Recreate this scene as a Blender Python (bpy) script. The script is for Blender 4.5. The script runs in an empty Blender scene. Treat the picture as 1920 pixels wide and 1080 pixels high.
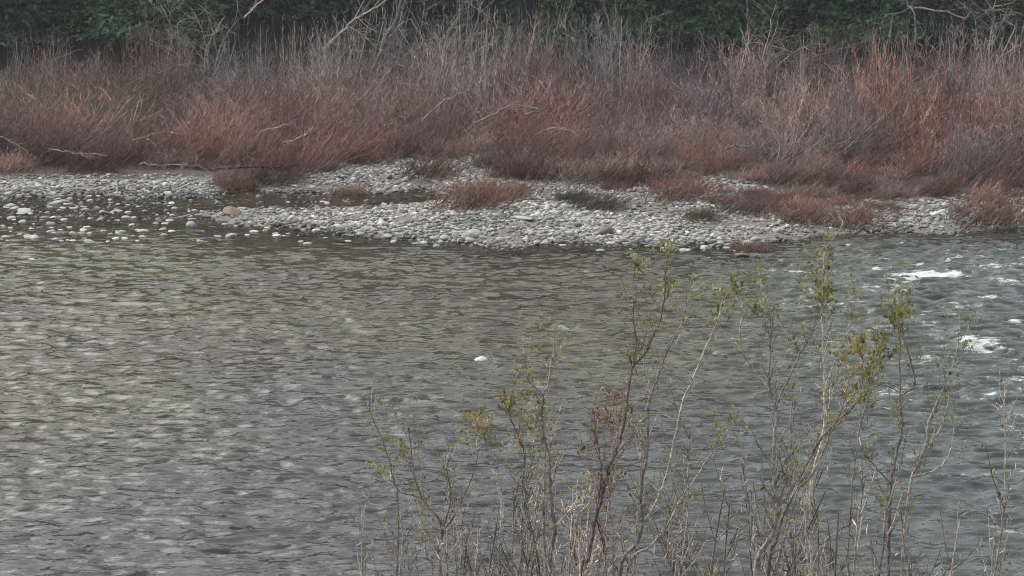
import bpy, math, random
import numpy as np
from mathutils import Vector, Matrix, Euler

random.seed(7)
rng = np.random.default_rng(7)
S = bpy.context.scene
COL = S.collection
R = math.radians

# ------------------------------------------------------------------ camera, world, sun, exposure
CAM_H = 14.0
PITCH = 12.0                       # degrees below the horizon
FPX = 3750.0                       # focal length in pixels of the 1920 px wide photograph
cam_d = bpy.data.cameras.new('camera')
cam = bpy.data.objects.new('camera', cam_d); COL.objects.link(cam)
cam.location = (0, 0, CAM_H); cam.rotation_euler = (R(90 - PITCH), 0, 0)
cam_d.sensor_width = 36; cam_d.lens = 36 * FPX / 1920
cam_d.clip_start = 0.5; cam_d.clip_end = 3000
S.camera = cam

SUN_EL, SUN_AZ = 54, -54           # azimuth measured from +Y (away from the camera) clockwise
w = bpy.data.worlds.new('World'); S.world = w; w.use_nodes = True
nt = w.node_tree; nt.nodes.clear()
sky = nt.nodes.new('ShaderNodeTexSky'); sky.sky_type = 'NISHITA'; sky.sun_disc = False
sky.sun_elevation = R(SUN_EL); sky.sun_rotation = R(SUN_AZ); sky.dust_density = 4.0; sky.air_density = 1.2
hs = nt.nodes.new('ShaderNodeHueSaturation'); hs.inputs['Saturation'].default_value = 0.12
bg = nt.nodes.new('ShaderNodeBackground'); bg.inputs['Strength'].default_value = 0.15
wo = nt.nodes.new('ShaderNodeOutputWorld')
nt.links.new(sky.outputs[0], hs.inputs['Color']); nt.links.new(hs.outputs[0], bg.inputs[0]); nt.links.new(bg.outputs[0], wo.inputs[0])
sl = bpy.data.lights.new('sun', 'SUN'); sl.energy = 1.25; sl.angle = R(48); sl.color = (1.0, 0.97, 0.92)
sun = bpy.data.objects.new('sun', sl); COL.objects.link(sun)
_d = Vector((math.sin(R(SUN_AZ)) * math.cos(R(SUN_EL)), math.cos(R(SUN_AZ)) * math.cos(R(SUN_EL)), math.sin(R(SUN_EL))))
sun.rotation_euler = _d.to_track_quat('Z', 'Y').to_euler()
S.view_settings.view_transform = 'Standard'; S.view_settings.look = 'None'
S.view_settings.exposure = 0.72; S.view_settings.gamma = 1.0
S.render.engine = 'CYCLES'
S.cycles.max_bounces = 6; S.cycles.diffuse_bounces = 3; S.cycles.glossy_bounces = 3
S.cycles.transparent_max_bounces = 8
S.cycles.filter_width = 1.05

# ------------------------------------------------------------------ helpers
CP, SP = math.cos(R(PITCH)), math.sin(R(PITCH))
def ray(px, py):
    u = (px - 960) / FPX; v = (540 - py) / FPX
    return Vector((u, CP + v * SP, -SP + v * CP))
def at(px, py, z=0.0):              # a spot of the photograph on the level z
    d = ray(px, py); t = (z - CAM_H) / d.z
    return Vector((d.x * t, d.y * t, z))
def atY(px, py, Y):                 # a spot of the photograph at the distance Y
    d = ray(px, py); t = Y / d.y
    return Vector((d.x * t, Y, CAM_H + d.z * t))

def hash2(ix, iy, seed):
    h = (ix.astype(np.int64) * 374761393 + iy.astype(np.int64) * 668265263 + seed * 974634777) & 0xffffffff
    h = ((h ^ (h >> 13)) * 1274126177) & 0xffffffff
    return ((h ^ (h >> 16)) & 0xffffff) / float(0xffffff)
def vnoise(x, y, seed=0):
    x0 = np.floor(x); y0 = np.floor(y); fx = x - x0; fy = y - y0
    fx = fx * fx * (3 - 2 * fx); fy = fy * fy * (3 - 2 * fy)
    a = hash2(x0, y0, seed); b = hash2(x0 + 1, y0, seed); c = hash2(x0, y0 + 1, seed); d = hash2(x0 + 1, y0 + 1, seed)
    return (a * (1 - fx) + b * fx) * (1 - fy) + (c * (1 - fx) + d * fx) * fy
def fbm(x, y, seed=0, o=4):
    s = 0; a = 0.5; t = 0
    for i in range(o):
        s = s + a * vnoise(x * 2 ** i, y * 2 ** i, seed + i * 17); t += a; a *= 0.5
    return s / t
def sstep(a, b, x):
    t = np.clip((x - a) / (b - a), 0, 1); return t * t * (3 - 2 * t)

def np_mesh(name, verts, faces, smooth=False, col=None):
    verts = np.asarray(verts, np.float32).reshape(-1, 3); faces = np.asarray(faces, np.int32)
    k = faces.shape[1]; me = bpy.data.meshes.new(name)
    me.vertices.add(len(verts)); me.vertices.foreach_set('co', verts.ravel())
    me.loops.add(faces.size); me.loops.foreach_set('vertex_index', faces.ravel())
    me.polygons.add(len(faces)); me.polygons.foreach_set('loop_start', np.arange(0, faces.size, k, dtype=np.int32))
    if smooth: me.polygons.foreach_set('use_smooth', np.ones(len(faces), bool))
    me.update(calc_edges=True)
    if col is not None:
        for nm, c in col.items():
            a = me.attributes.new(nm, 'FLOAT_COLOR', 'POINT')
            c4 = np.ones((len(verts), 4), np.float32); c4[:, :c.shape[1]] = c
            a.data.foreach_set('color', c4.ravel())
    return me

def obj(name, me, mat=None, parent=None, loc=(0, 0, 0), rot=(0, 0, 0), sc=(1, 1, 1)):
    if mat and not me.materials: me.materials.append(mat)
    o = bpy.data.objects.new(name, me); COL.objects.link(o)
    o.location = loc; o.rotation_euler = rot; o.scale = sc
    if parent: o.parent = parent
    return o
def tag(o, label, cat, group=None, kind=None):
    o['label'] = label
    if cat: o['category'] = cat
    if group: o['group'] = group
    if kind: o['kind'] = kind
    return o
def thing(name, label, cat, loc, group=None):
    o = bpy.data.objects.new(name, None); COL.objects.link(o); o.location = loc; o.empty_display_size = 0.3
    return tag(o, label, cat, group)

class Tubes:
    """collects tapered tubes as quads in one mesh"""
    def __init__(s, sides=4): s.v = []; s.f = []; s.t = []; s.n = sides; s.c = 0
    def add(s, pts, rads, tint=None):
        n = s.n; base = s.c; s.t += [random.choice((.6, .8, 1.0, 1.2)) if tint is None else tint] * (n * len(pts)); up = Vector((0.31, 0.57, 0.76)); m = len(pts)
        for i in range(m):
            d = (pts[min(i + 1, m - 1)] - pts[max(i - 1, 0)])
            if d.length < 1e-9: d = Vector((0, 0, 1))
            d.normalize(); a = d.cross(up)
            if a.length < 0.05: a = d.cross(Vector((1, 0, 0)))
            a.normalize(); b = d.cross(a)
            for k in range(n):
                t = 2 * math.pi * k / n
                q = pts[i] + (a * math.cos(t) + b * math.sin(t)) * rads[i]
                s.v.append((q.x, q.y, q.z))
        for i in range(m - 1):
            for k in range(n):
                p = base + i * n + k; q = base + i * n + (k + 1) % n
                s.f.append((p, q, q + n, p + n))
        s.c += m * n
    def mesh(s, name, smooth=True): return np_mesh(name, s.v, s.f, smooth, {'tint': np.repeat(np.array(s.t)[:, None], 3, 1)})

class Leaves:
    def __init__(s): s.v = []; s.f = []
    def add(s, p, size, aspect=0.5, dirv=None):
        d = dirv.normalized() if dirv else Vector((random.gauss(0, 1), random.gauss(0, 1), random.gauss(0, 1))).normalized()
        o = Vector((random.gauss(0, 1), random.gauss(0, 1), random.gauss(0, 1)))
        a = d.cross(o).normalized(); n = d.cross(a)
        b = len(s.v); h = size * aspect * 0.5
        for q in (p, p + d * size * 0.45 + a * h + n * h * 0.3, p + d * size, p + d * size * 0.45 - a * h + n * h * 0.3):
            s.v.append((q.x, q.y, q.z))
        s.f.append((b, b + 1, b + 2, b + 3))
    def mesh(s, name): return np_mesh(name, s.v, s.f, False)

# ------------------------------------------------------------------ materials
def new_mat(name):
    m = bpy.data.materials.new(name); m.use_nodes = True; n = m.node_tree
    return m, n, n.nodes['Principled BSDF']
def N(n, t, **k):
    x = n.nodes.new(t)
    for a, b in k.items(): setattr(x, a, b)
    return x
def ramp(n, src, stops):
    r = N(n, 'ShaderNodeValToRGB'); e = r.color_ramp.elements
    while len(e) < len(stops): e.new(0.5)
    for i, (p, c) in enumerate(stops): e[i].position = p; e[i].color = (*c, 1)
    n.links.new(src, r.inputs[0]); return r.outputs[0]
def mixc(n, f, a, b, mode='MIX'):
    m = N(n, 'ShaderNodeMix', data_type='RGBA', blend_type=mode)
    for s, i in ((f, 0), (a, 6), (b, 7)):
        if hasattr(s, 'is_linked'): n.links.new(s, m.inputs[i])
        else: m.inputs[i].default_value = s if i == 0 else (*s, 1)
    return m.outputs[2]
def noise(n, scale, detail=3, vec=None, rough=0.5):
    x = N(n, 'ShaderNodeTexNoise'); x.inputs['Scale'].default_value = scale; x.inputs['Detail'].default_value = detail
    x.inputs['Roughness'].default_value = rough
    if vec is not None: n.links.new(vec, x.inputs['Vector'])
    return x.outputs['Fac']
def wpos(n): return N(n, 'ShaderNodeNewGeometry').outputs['Position']

def bark_mat(name, c1, c2, c3, pscale=0.35, fine=9, rough=0.85):
    """stem bark: three tones in patches of the thicket and along each stem"""
    m, n, b = new_mat(name); g = wpos(n)
    f1 = noise(n, pscale, 3, g); f2 = noise(n, fine, 2, g)
    c = ramp(n, f1, [(0.36, c1), (0.5, c2), (0.64, c3)])
    oi = N(n, 'ShaderNodeObjectInfo').outputs['Random']
    v = ramp(n, f2, [(0.3, (0.5,) * 3), (0.7, (1.55,) * 3)])
    c = mixc(n, 1.0, c, v, 'MULTIPLY')
    rr = ramp(n, oi, [(0.0, (0.55, 0.56, 0.60)), (0.5, (0.9, 0.9, 0.9)), (1.0, (1.4, 1.33, 1.27))])
    c = mixc(n, 1.0, c, rr, 'MULTIPLY')
    ta = N(n, 'ShaderNodeAttribute'); ta.attribute_name = 'tint'; c = mixc(n, 1.0, c, ta.outputs['Color'], 'MULTIPLY')
    n.links.new(c, b.inputs['Base Color']); b.inputs['Roughness'].default_value = rough
    b.inputs['Specular IOR Level'].default_value = 0.25
    return m
M_red = bark_mat('willow_bark_red', (0.235, 0.135, 0.12), (0.27, 0.16, 0.14), (0.25, 0.168, 0.158))
M_brown = bark_mat('willow_bark_brown', (0.225, 0.158, 0.138), (0.28, 0.195, 0.168), (0.25, 0.19, 0.178))
M_purple = bark_mat('willow_bark_purple', (0.23, 0.185, 0.19), (0.29, 0.238, 0.236), (0.26, 0.205, 0.198))
M_orange = bark_mat('willow_bark_orange', (0.265, 0.145, 0.118), (0.30, 0.172, 0.13), (0.25, 0.158, 0.138))
M_olive = bark_mat('willow_bark_olive', (0.16, 0.145, 0.095), (0.20, 0.175, 0.12), (0.22, 0.165, 0.135))
M_grey = bark_mat('willow_bark_grey', (0.25, 0.24, 0.232), (0.32, 0.30, 0.29), (0.27, 0.235, 0.235))
M_low = bark_mat('willow_bark_dark_red', (0.15, 0.085, 0.072), (0.19, 0.108, 0.09), (0.16, 0.115, 0.10))
M_dark = bark_mat('willow_bark_dark', (0.07, 0.055, 0.04), (0.09, 0.075, 0.05), (0.10, 0.07, 0.055))
M_pale = bark_mat('bleached_wood', (0.42, 0.38, 0.33), (0.50, 0.46, 0.41), (0.38, 0.33, 0.28), 1.5)
M_stick = bark_mat('weathered_wood', (0.28, 0.24, 0.21), (0.35, 0.31, 0.27), (0.23, 0.20, 0.17), 1.5)
M_lichen = bark_mat('lichen_grey_bark', (0.30, 0.31, 0.27), (0.40, 0.41, 0.37), (0.26, 0.27, 0.24), 0.8)
M_trunk = bark_mat('tree_bark', (0.035, 0.036, 0.04), (0.05, 0.048, 0.05), (0.04, 0.04, 0.044), 0.8)
M_stemg = bark_mat('sapling_bark_grey', (0.31, 0.295, 0.275), (0.42, 0.40, 0.375), (0.26, 0.24, 0.22), 1.2, 22)
M_stemd = bark_mat('sapling_bark_dark', (0.33, 0.31, 0.28), (0.46, 0.43, 0.39), (0.27, 0.25, 0.22), 1.2, 22)
M_stemr = bark_mat('sapling_bark_reddish', (0.32, 0.22, 0.195), (0.42, 0.32, 0.29), (0.26, 0.18, 0.155), 1.2, 22)

def leaf_mat(name, c1, c2, scale=0.6, tr=0.25):
    m, n, b = new_mat(name); g = wpos(n)
    f = noise(n, scale, 4, g, 0.65)
    c = ramp(n, f, [(0.35, c1), (0.65, c2)])
    f2 = noise(n, 7, 1, g); c = mixc(n, 1.0, c, ramp(n, f2, [(0.3, (0.4,) * 3), (0.75, (1.9,) * 3)]), 'MULTIPLY')
    n.links.new(c, b.inputs['Base Color']); b.inputs['Roughness'].default_value = 0.6
    b.inputs['Specular IOR Level'].default_value = 0.3
    t = N(n, 'ShaderNodeBsdfTranslucent'); n.links.new(c, t.inputs[0])
    mx = N(n, 'ShaderNodeMixShader'); mx.inputs[0].default_value = tr
    n.links.new(b.outputs[0], mx.inputs[1]); n.links.new(t.outputs[0], mx.inputs[2])
    n.links.new(mx.outputs[0], n.nodes['Material Output'].inputs[0]); return m
M_fir = leaf_mat('conifer_foliage', (0.045, 0.12, 0.06), (0.14, 0.25, 0.12))
M_fird = leaf_mat('dark_conifer_foliage', (0.045, 0.075, 0.065), (0.10, 0.14, 0.115))
M_oak = leaf_mat('olive_foliage', (0.06, 0.075, 0.04), (0.17, 0.18, 0.10))
M_bud = leaf_mat('spring_leaves_green', (0.19, 0.20, 0.085), (0.27, 0.275, 0.12), 3, 0.4)
M_gold = leaf_mat('spring_leaves_gold', (0.24, 0.17, 0.07), (0.29, 0.27, 0.10), 4, 0.4)
M_rust = leaf_mat('spring_leaves_rust', (0.19, 0.10, 0.065), (0.23, 0.14, 0.08), 4, 0.4)

# water: a glossy dielectric over the colour of the bed and a painted willow reflection near shore; foam is whitened water
def water_mat():
    m, n, b = new_mat('river_water'); g = wpos(n)
    at_ = N(n, 'ShaderNodeAttribute'); at_.attribute_name = 'bed'
    fo = N(n, 'ShaderNodeAttribute'); fo.attribute_name = 'foam'
    mp = N(n, 'ShaderNodeMapping'); mp.inputs['Scale'].default_value = (0.45, 1.0, 1.0); n.links.new(g, mp.inputs[0])
    v = mp.outputs[0]
    f = noise(n, 1.6, 5, v, 0.65)
    c = mixc(n, 1.0, at_.outputs['Color'], ramp(n, f, [(0.35, (0.55,) * 3), (0.65, (1.45,) * 3)]), 'MULTIPLY')
    fn = noise(n, 6.0, 4, v, 0.7)
    ad = N(n, 'ShaderNodeMath', operation='MULTIPLY_ADD'); n.links.new(fn, ad.inputs[0]); ad.inputs[1].default_value = 1.8; n.links.new(fo.outputs['Fac'], ad.inputs[2])
    sb = N(n, 'ShaderNodeMath', operation='SUBTRACT'); n.links.new(ad.outputs[0], sb.inputs[0]); sb.inputs[1].default_value = 1.30
    ml = N(n, 'ShaderNodeMath', operation='MULTIPLY'); n.links.new(sb.outputs[0], ml.inputs[0]); ml.inputs[1].default_value = 3.2; ad = ml
    fm = ramp(n, ad.outputs[0], [(0.0, (0,) * 3), (1.0, (1,) * 3)])
    c = mixc(n, fm, c, (0.52, 0.54, 0.54))
    n.links.new(c, b.inputs['Base Color'])
    rr = N(n, 'ShaderNodeMapRange'); n.links.new(fm, rr.inputs[0]); rr.inputs[3].default_value = 0.04; rr.inputs[4].default_value = 0.7
    n.links.new(rr.outputs[0], b.inputs['Roughness']); b.inputs['IOR'].default_value = 1.333
    h1 = noise(n, 4.5, 2, v, 0.6); h2 = noise(n, 14.0, 1, v, 0.5)
    b1 = N(n, 'ShaderNodeBump'); b1.inputs['Distance'].default_value = 0.03; b1.inputs['Strength'].default_value = 0.8
    n.links.new(h1, b1.inputs['Height'])
    b2 = N(n, 'ShaderNodeBump'); b2.inputs['Distance'].default_value = 0.006; b2.inputs['Strength'].default_value = 0.8
    n.links.new(h2, b2.inputs['Height']); n.links.new(b1.outputs[0], b2.inputs['Normal'])
    n.links.new(b2.outputs[0], b.inputs['Normal'])
    return m
M_water = water_mat()

def ground_mat():
    m, n, b = new_mat('gravel_ground'); g = wpos(n)
    lt = N(n, 'ShaderNodeAttribute'); lt.attribute_name = 'cover'
    vo = N(n, 'ShaderNodeTexVoronoi'); vo.inputs['Scale'].default_value = 9; n.links.new(g, vo.inputs['Vector'])
    gr = ramp(n, vo.outputs['Color'], [(0.1, (0.13, 0.125, 0.11)), (0.9, (0.36, 0.36, 0.34))])
    f = noise(n, 7, 6, g, .75)
    dirt = ramp(n, f, [(0.35, (0.025, 0.018, 0.014)), (0.65, (0.085, 0.058, 0.045))])
    c = mixc(n, lt.outputs['Fac'], gr, dirt)
    n.links.new(c, b.inputs['Base Color']); b.inputs['Roughness'].default_value = 0.9
    bp = N(n, 'ShaderNodeBump'); bp.inputs['Distance'].default_value = 0.05; bp.inputs['Strength'].default_value = 0.7
    n.links.new(vo.outputs['Distance'], bp.inputs['Height']); n.links.new(bp.outputs[0], b.inputs['Normal'])
    return m
M_ground = ground_mat()
def stone_mat(name, attr=None, stops=None):
    m, n, b = new_mat(name)
    if attr:
        a = N(n, 'ShaderNodeAttribute'); a.attribute_name = attr; c = a.outputs['Color']
    else:
        c = ramp(n, N(n, 'ShaderNodeObjectInfo').outputs['Random'], stops)
    tc = N(n, 'ShaderNodeTexCoord').outputs['Object']
    f = noise(n, 5.0, 4, tc, 0.65)
    c = mixc(n, 1.0, c, ramp(n, f, [(0.3, (0.7,) * 3), (0.7, (1.25,) * 3)]), 'MULTIPLY')
    n.links.new(c, b.inputs['Base Color']); b.inputs['Roughness'].default_value = 0.8
    return m
M_gravel = stone_mat('river_gravel', 'tint')
M_cob = stone_mat('cobble_stone', None, [(0.0, (0.20, 0.21, 0.20)), (0.25, (0.36, 0.36, 0.34)), (0.5, (0.26, 0.28, 0.28)), (0.8, (0.46, 0.45, 0.43)), (1.0, (0.30, 0.27, 0.23))])
M_white = stone_mat('white_stone', None, [(0, (0.48, 0.475, 0.46)), (1, (0.52, 0.51, 0.49))])
M_blue = stone_mat('blue_grey_stone', None, [(0, (0.27, 0.31, 0.34)), (1, (0.29, 0.33, 0.36))])
M_rusty = stone_mat('rusty_stone', None, [(0, (0.15, 0.105, 0.082)), (1, (0.16, 0.11, 0.085))])

# ------------------------------------------------------------------ the lie of the land
def curve(pts):
    w_ = [at(px, py) for px, py in pts]
    xs = np.array([p.x for p in w_]); ys = np.array([p.y for p in w_]); o = np.argsort(xs)
    return lambda x: np.interp(x, xs[o], ys[o])
F_bar = curve([(250, 402), (380, 408), (440, 422), (520, 428), (640, 437), (800, 452), (900, 461), (1050, 459), (1200, 462), (1330, 466), (1450, 456), (1550, 441), (1650, 434), (1800, 440), (1920, 432), (2100, 428)])
U_bar = curve([(250, 404), (370, 402), (500, 394), (640, 390), (780, 384), (860, 365), (930, 340), (1000, 300), (1100, 250), (2100, 250)])
B_land = curve([(-200, 366), (0, 369), (200, 366), (400, 369), (450, 352), (560, 362), (640, 360), (790, 357), (850, 368), (930, 400), (1000, 430), (2100, 430)])
W_edge = curve([(-200, 346), (0, 346), (400, 344), (430, 360), (520, 350), (580, 335), (640, 322), (760, 308), (900, 305), (930, 345), (1100, 352), (1300, 342), (1420, 362), (1480, 382), (1650, 378), (1800, 386), (1920, 392), (2100, 392)])
def land_h(x, y):
    wob = (fbm(x * 0.5, y * 0.5, 3) - 0.5) * 2.2 + (vnoise(x * 1.6, y * 1.6, 4) - .5) * .7
    yy = y + wob
    a = yy - B_land(x); b = np.minimum(yy - F_bar(x), U_bar(x) - yy)
    d = np.maximum(a, b)
    return d
def ground_z(x, y):
    x = np.asarray(x, float); y = np.asarray(y, float)
    d = land_h(x, y)
    h = np.where(d > 0, 0.02 + 0.16 * sstep(0, 2.5, d) + 0.012 * np.clip(d, 0, 40), -0.05 + np.maximum(d * 0.09, -0.5))
    h = h + (fbm(x * 0.8, y * 0.8, 11) - 0.5) * 0.10
    h = h + 0.35 * np.clip(y - 117, 0, 80) + (fbm(x * 0.1, y * 0.1, 5) - 0.5) * 3 * sstep(119, 135, y)
    h = h + 0.45 * np.clip(y - 150, 0, 60)
    near = np.minimum(11.4 - 0.345 * y, 12.2)
    near = near + (fbm(x * 0.3, y * 0.3, 9) - 0.5) * 0.3
    return np.where(y < 40, np.maximum(near, -0.6), h)

def axis(spans):
    out = []
    for a, b, st in spans: out.append(np.arange(a, b, st))
    return np.concatenate(out)
def grid(xs, ys):
    X, Y = np.meshgrid(xs, ys); nx, ny = len(xs), len(ys)
    i = np.arange(ny - 1)[:, None] * nx + np.arange(nx - 1)[None, :]
    return X, Y, np.stack([i, i + 1, i + nx + 1, i + nx], -1).reshape(-1, 4)
xs = axis([(-400, -60, 20), (-60, -28, 1.6), (-28, 28, 0.25), (28, 60, 1.6), (60, 401, 20)])
ys = axis([(-60, 30, 3), (30, 70, 0.8), (70, 100, 0.2), (100, 130, 0.6), (130, 200, 4), (200, 801, 50)])
X, Y, F = grid(xs, ys); Z = ground_z(X, Y)
cover = sstep(-0.8, 0.8, Y - W_edge(X) + (fbm(X * 0.7, Y * 0.7, 21) - 0.5) * 3)
cover = np.maximum(cover, 0.6 * sstep(.5, .66, fbm(X * .35 + 9, Y * .6, 73)))
cover = np.maximum(cover, (Y < 45) * 1.0)
me = np_mesh('ground', np.stack([X, Y, Z], -1), F, True, {'cover': np.repeat(cover.reshape(-1, 1), 3, 1)})
tag(obj('ground', me, M_ground), 'gravel bar, river bed and dark soil of both banks', None, kind='structure')

# ------------------------------------------------------------------ the river
xs = axis([(-120, -28, 4), (-28, 28, 0.12), (28, 121, 4)])
ys = axis([(28, 37, 0.5), (37, 66, 0.055), (66, 98, 0.085), (98, 104, 1)])
X, Y, F = grid(xs, ys)
rap = sstep(-2, 16, X + (Y - 60) * 0.12) * sstep(82, 70, Y)       # livelier water towards the right
cw = 2.3 + 6 * sstep(-3, -9, X)
calm = np.clip((-land_h(X, Y) - .2) / cw, 0, 1) * 0.88 + 0.12
wx = X + 0.6 * fbm(X * 0.4, Y * 0.4, 31); wy = Y + 0.5 * fbm(X * 0.5, Y * 0.5, 37)
def ridge(a): return 1 - np.abs(2 * a - 1)
gust = 0.65 + 0.7 * fbm(X / 7, Y / 5, 35, 3)
def tri(a): return np.abs(2 * a - 1) ** 1.3        # sharp crests between round troughs
Hh = (vnoise(wx / 1.5, wy / 0.8, 41) - 0.5) * 0.06
Hh += (0.5 - tri(vnoise(wx / 0.75 + wy * 0.3, wy / 0.27, 43))) * 0.112 * gust
Hh += (0.5 - tri(vnoise(wx / 0.5 - wy * 0.5, wy / 0.19, 44))) * 0.072 * gust
Hh += (vnoise(wx / 0.3, wy / 0.2, 46) - 0.5) * 0.04 * gust
Hh += (fbm(X / 5 + 0.1 * Y, Y / 2.2, 47, 3) - 0.5) * 0.12 * (0.5 + rap)
Hh *= calm * (0.75 + 0.6 * rap)
spots = [(1735, 520, 48, 9, 1), (1790, 519, 12, 6, .8), (1475, 514, 34, 5, .8), (1650, 509, 22, 4, .7), (1520, 579, 24, 6, .9), (1575, 579, 20, 4, .6),
         (1840, 650, 42, 10, 1), (1810, 642, 20, 8, .8), (1905, 606, 22, 4, .8), (1050, 620, 22, 8, .75), (1085, 618, 20, 4, .6), (930, 676, 18, 6, .7),
         (962, 738, 9, 6, .7), (1860, 740, 16, 7, .8), (1560, 538, 10, 4, .5), (1025, 514, 10, 3, .6), (1110, 507, 18, 3, .5),
         (1405, 630, 22, 6, .6), (1340, 762, 26, 8, .6), (1680, 736, 26, 8, .6), (1520, 760, 10, 5, .6), (1905, 860, 14, 6, .7), (1800, 490, 8, 3, .6),
         (1870, 700, 14, 4, .6), (230, 577, 15, 4, .5), (1600, 572, 40, 4, .35), (1910, 520, 30, 3, .5), (1690, 640, 30, 4, .3), (498, 745, 10, 4, .5),
         (1240, 700, 14, 5, .5), (1740, 560, 18, 3, .4), (1640, 600, 22, 3, .4), (1840, 583, 14, 3, .5), (1330, 485, 16, 3, .4), (1480, 640, 18, 4, .45),
         (1760, 700, 16, 4, .5), (1900, 780, 22, 5, .5), (1580, 690, 20, 4, .4), (1120, 680, 14, 4, .4)]
foam = np.zeros_like(X)
for (px, py, rx, ry, a) in spots:
    c = at(px, py); sx = rx / FPX * math.hypot(c.y, 14); sy = ry / FPX * math.hypot(c.y, 14) / (14 / c.y)
    g_ = np.exp(-((X - c.x) / sx) ** 2 - ((Y - c.y) / sy) ** 2)
    foam += g_ * a * 0.54; Hh += g_ * 0.05 * a
foam += 0.37 * rap * sstep(0.55, 0.72, fbm(X * 0.9, Y * 2.2, 53))
crest = sstep(0.02, 0.07, Hh) * 0.10; foam = foam + crest * rap
t_r = sstep(2, 20, X + (62 - Y) * 0.10 + (fbm(X * .2, Y * .2, 61) - .5) * 6)[..., None]
t_n = sstep(60, 47, Y + np.clip(-X - 6, 0, 9) * 1.5 + (fbm(X * .15, Y * .15, 63) - .5) * 12)[..., None]
t_b = sstep(7, 0, -land_h(X, Y))[..., None]
pat = fbm(X * .25, Y * .35, 67)[..., None]
olive = np.array([0.060, 0.062, 0.032]); brown = np.array([0.042, 0.034, 0.026]); teal = np.array([0.066, 0.086, 0.082]); grey = np.array([0.046, 0.046, 0.046])
bed = olive * (1 - pat) * 1.1 + brown * pat * 1.1
bed = bed * (1 - t_n) + grey * t_n
bed = bed * (1 - t_r) + teal * t_r
bed = bed * (1 - t_b * .8) + np.array([0.022, 0.018, 0.012]) * t_b * .8  # brown shallows, darkened further by the willows' reflection put into the colour
me = np_mesh('river', np.stack([X, Y, Hh], -1), F, True, {'bed': bed.reshape(-1, 3), 'foam': np.repeat(foam.reshape(-1, 1), 3, 1)})
tag(obj('river', me, M_water), 'rippled grey green river water with small white riffles', None, kind='structure')

# ------------------------------------------------------------------ gravel and cobbles
PHI = (1 + 5 ** .5) / 2
ICO = np.array([(-1, PHI, 0), (1, PHI, 0), (-1, -PHI, 0), (1, -PHI, 0), (0, -1, PHI), (0, 1, PHI), (0, -1, -PHI), (0, 1, -PHI), (PHI, 0, -1), (PHI, 0, 1), (-PHI, 0, -1), (-PHI, 0, 1)])
ICO /= np.linalg.norm(ICO[0])
ICF = np.array([(0, 11, 5), (0, 5, 1), (0, 1, 7), (0, 7, 10), (0, 10, 11), (1, 5, 9), (5, 11, 4), (11, 10, 2), (10, 7, 6), (7, 1, 8), (3, 9, 4), (3, 4, 2), (3, 2, 6), (3, 6, 8), (3, 8, 9), (4, 9, 5), (2, 4, 11), (6, 2, 10), (8, 6, 7), (9, 8, 1)])
def subdiv(v, f):
    v = [tuple(p) for p in v]; cache = {}; out = []
    def mid(a, b):
        k = (min(a, b), max(a, b))
        if k not in cache:
            m = np.array(v[a]) + np.array(v[b]); v.append(tuple(m / np.linalg.norm(m))); cache[k] = len(v) - 1
        return cache[k]
    for a, b, c in f:
        d, e, g = mid(a, b), mid(b, c), mid(c, a); out += [(a, d, g), (b, e, d), (c, g, e), (d, e, g)]
    return np.array(v), np.array(out)
def tints(n):
    base = np.array([(0.32, 0.32, 0.305), (0.23, 0.24, 0.24), (0.44, 0.43, 0.42), (0.15, 0.15, 0.145), (0.26, 0.235, 0.20), (0.25, 0.29, 0.29), (0.09, 0.09, 0.085)])
    c = base[rng.choice(7, n, p=[.27, .22, .15, .12, .1, .08, .06])] * rng.uniform(0.55, 1.4, (n, 1)); return c
NS = 80000
gx = rng.uniform(-27, 27, NS); gy = rng.uniform(70, 97, NS)
d = land_h(gx, gy); sh = sstep(-4, -8, gx) * (gy > 77) * (d > -9); edge = gy - W_edge(gx)
keep = ((d > -0.7) | (rng.random(NS) < .16 * sh * fbm(gx * .5, gy * .9, 75) * 2)) & (edge < 1.2) & (np.abs(gx) < gy * 0.27) & ((d > 0) | (d < -.7) | (rng.random(NS) < 0.35))
keep &= rng.random(NS) < np.where(edge > -1, 0.5, 1.0) * (0.3 + 0.7 * sstep(.64, .5, fbm(gx * .35 + 9, gy * .6, 73)))
gx, gy = gx[keep], gy[keep]; n = len(gx)
sz = 0.038 + 0.075 * rng.random(n) ** 2.2 + (rng.random(n) < 0.04) * 0.05
sc = np.stack([sz * rng.uniform(0.9, 1.7, n), sz * rng.uniform(0.8, 1.3, n), sz * rng.uniform(0.45, 0.8, n)], -1)
ang = rng.uniform(0, 6.283, n)
V = ICO[None] * rng.uniform(0.78, 1.2, (n, 12, 1)) * sc[:, None, :]
ca, sa = np.cos(ang)[:, None], np.sin(ang)[:, None]
V = np.stack([V[..., 0] * ca - V[..., 1] * sa, V[..., 0] * sa + V[..., 1] * ca, V[..., 2] + V[..., 0] * rng.uniform(-.3, .3, (n, 1))], -1)
V += np.stack([gx, gy, np.maximum(ground_z(gx, gy), -0.02) + sz * 0.25], -1)[:, None, :]
Fc = (ICF[None] + (np.arange(n) * 12)[:, None, None]).reshape(-1, 3)
me = np_mesh('gravel', V, Fc, True, {'tint': np.repeat(tints(n) * (0.25 + 1.45 * fbm(gx * .4, gy * .9, 71)[:, None]) * (1 - .3 * fbm(gx * .3, gy * .5, 77)[:, None] * np.array([0, .25, .6])) * (0.45 + 0.55 * sstep(0, 1.3, land_h(gx, gy))[:, None]), 12, 0)})
tag(obj('gravel', me, M_gravel), 'pale grey river gravel covering the bar', 'gravel', kind='stuff')

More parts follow.
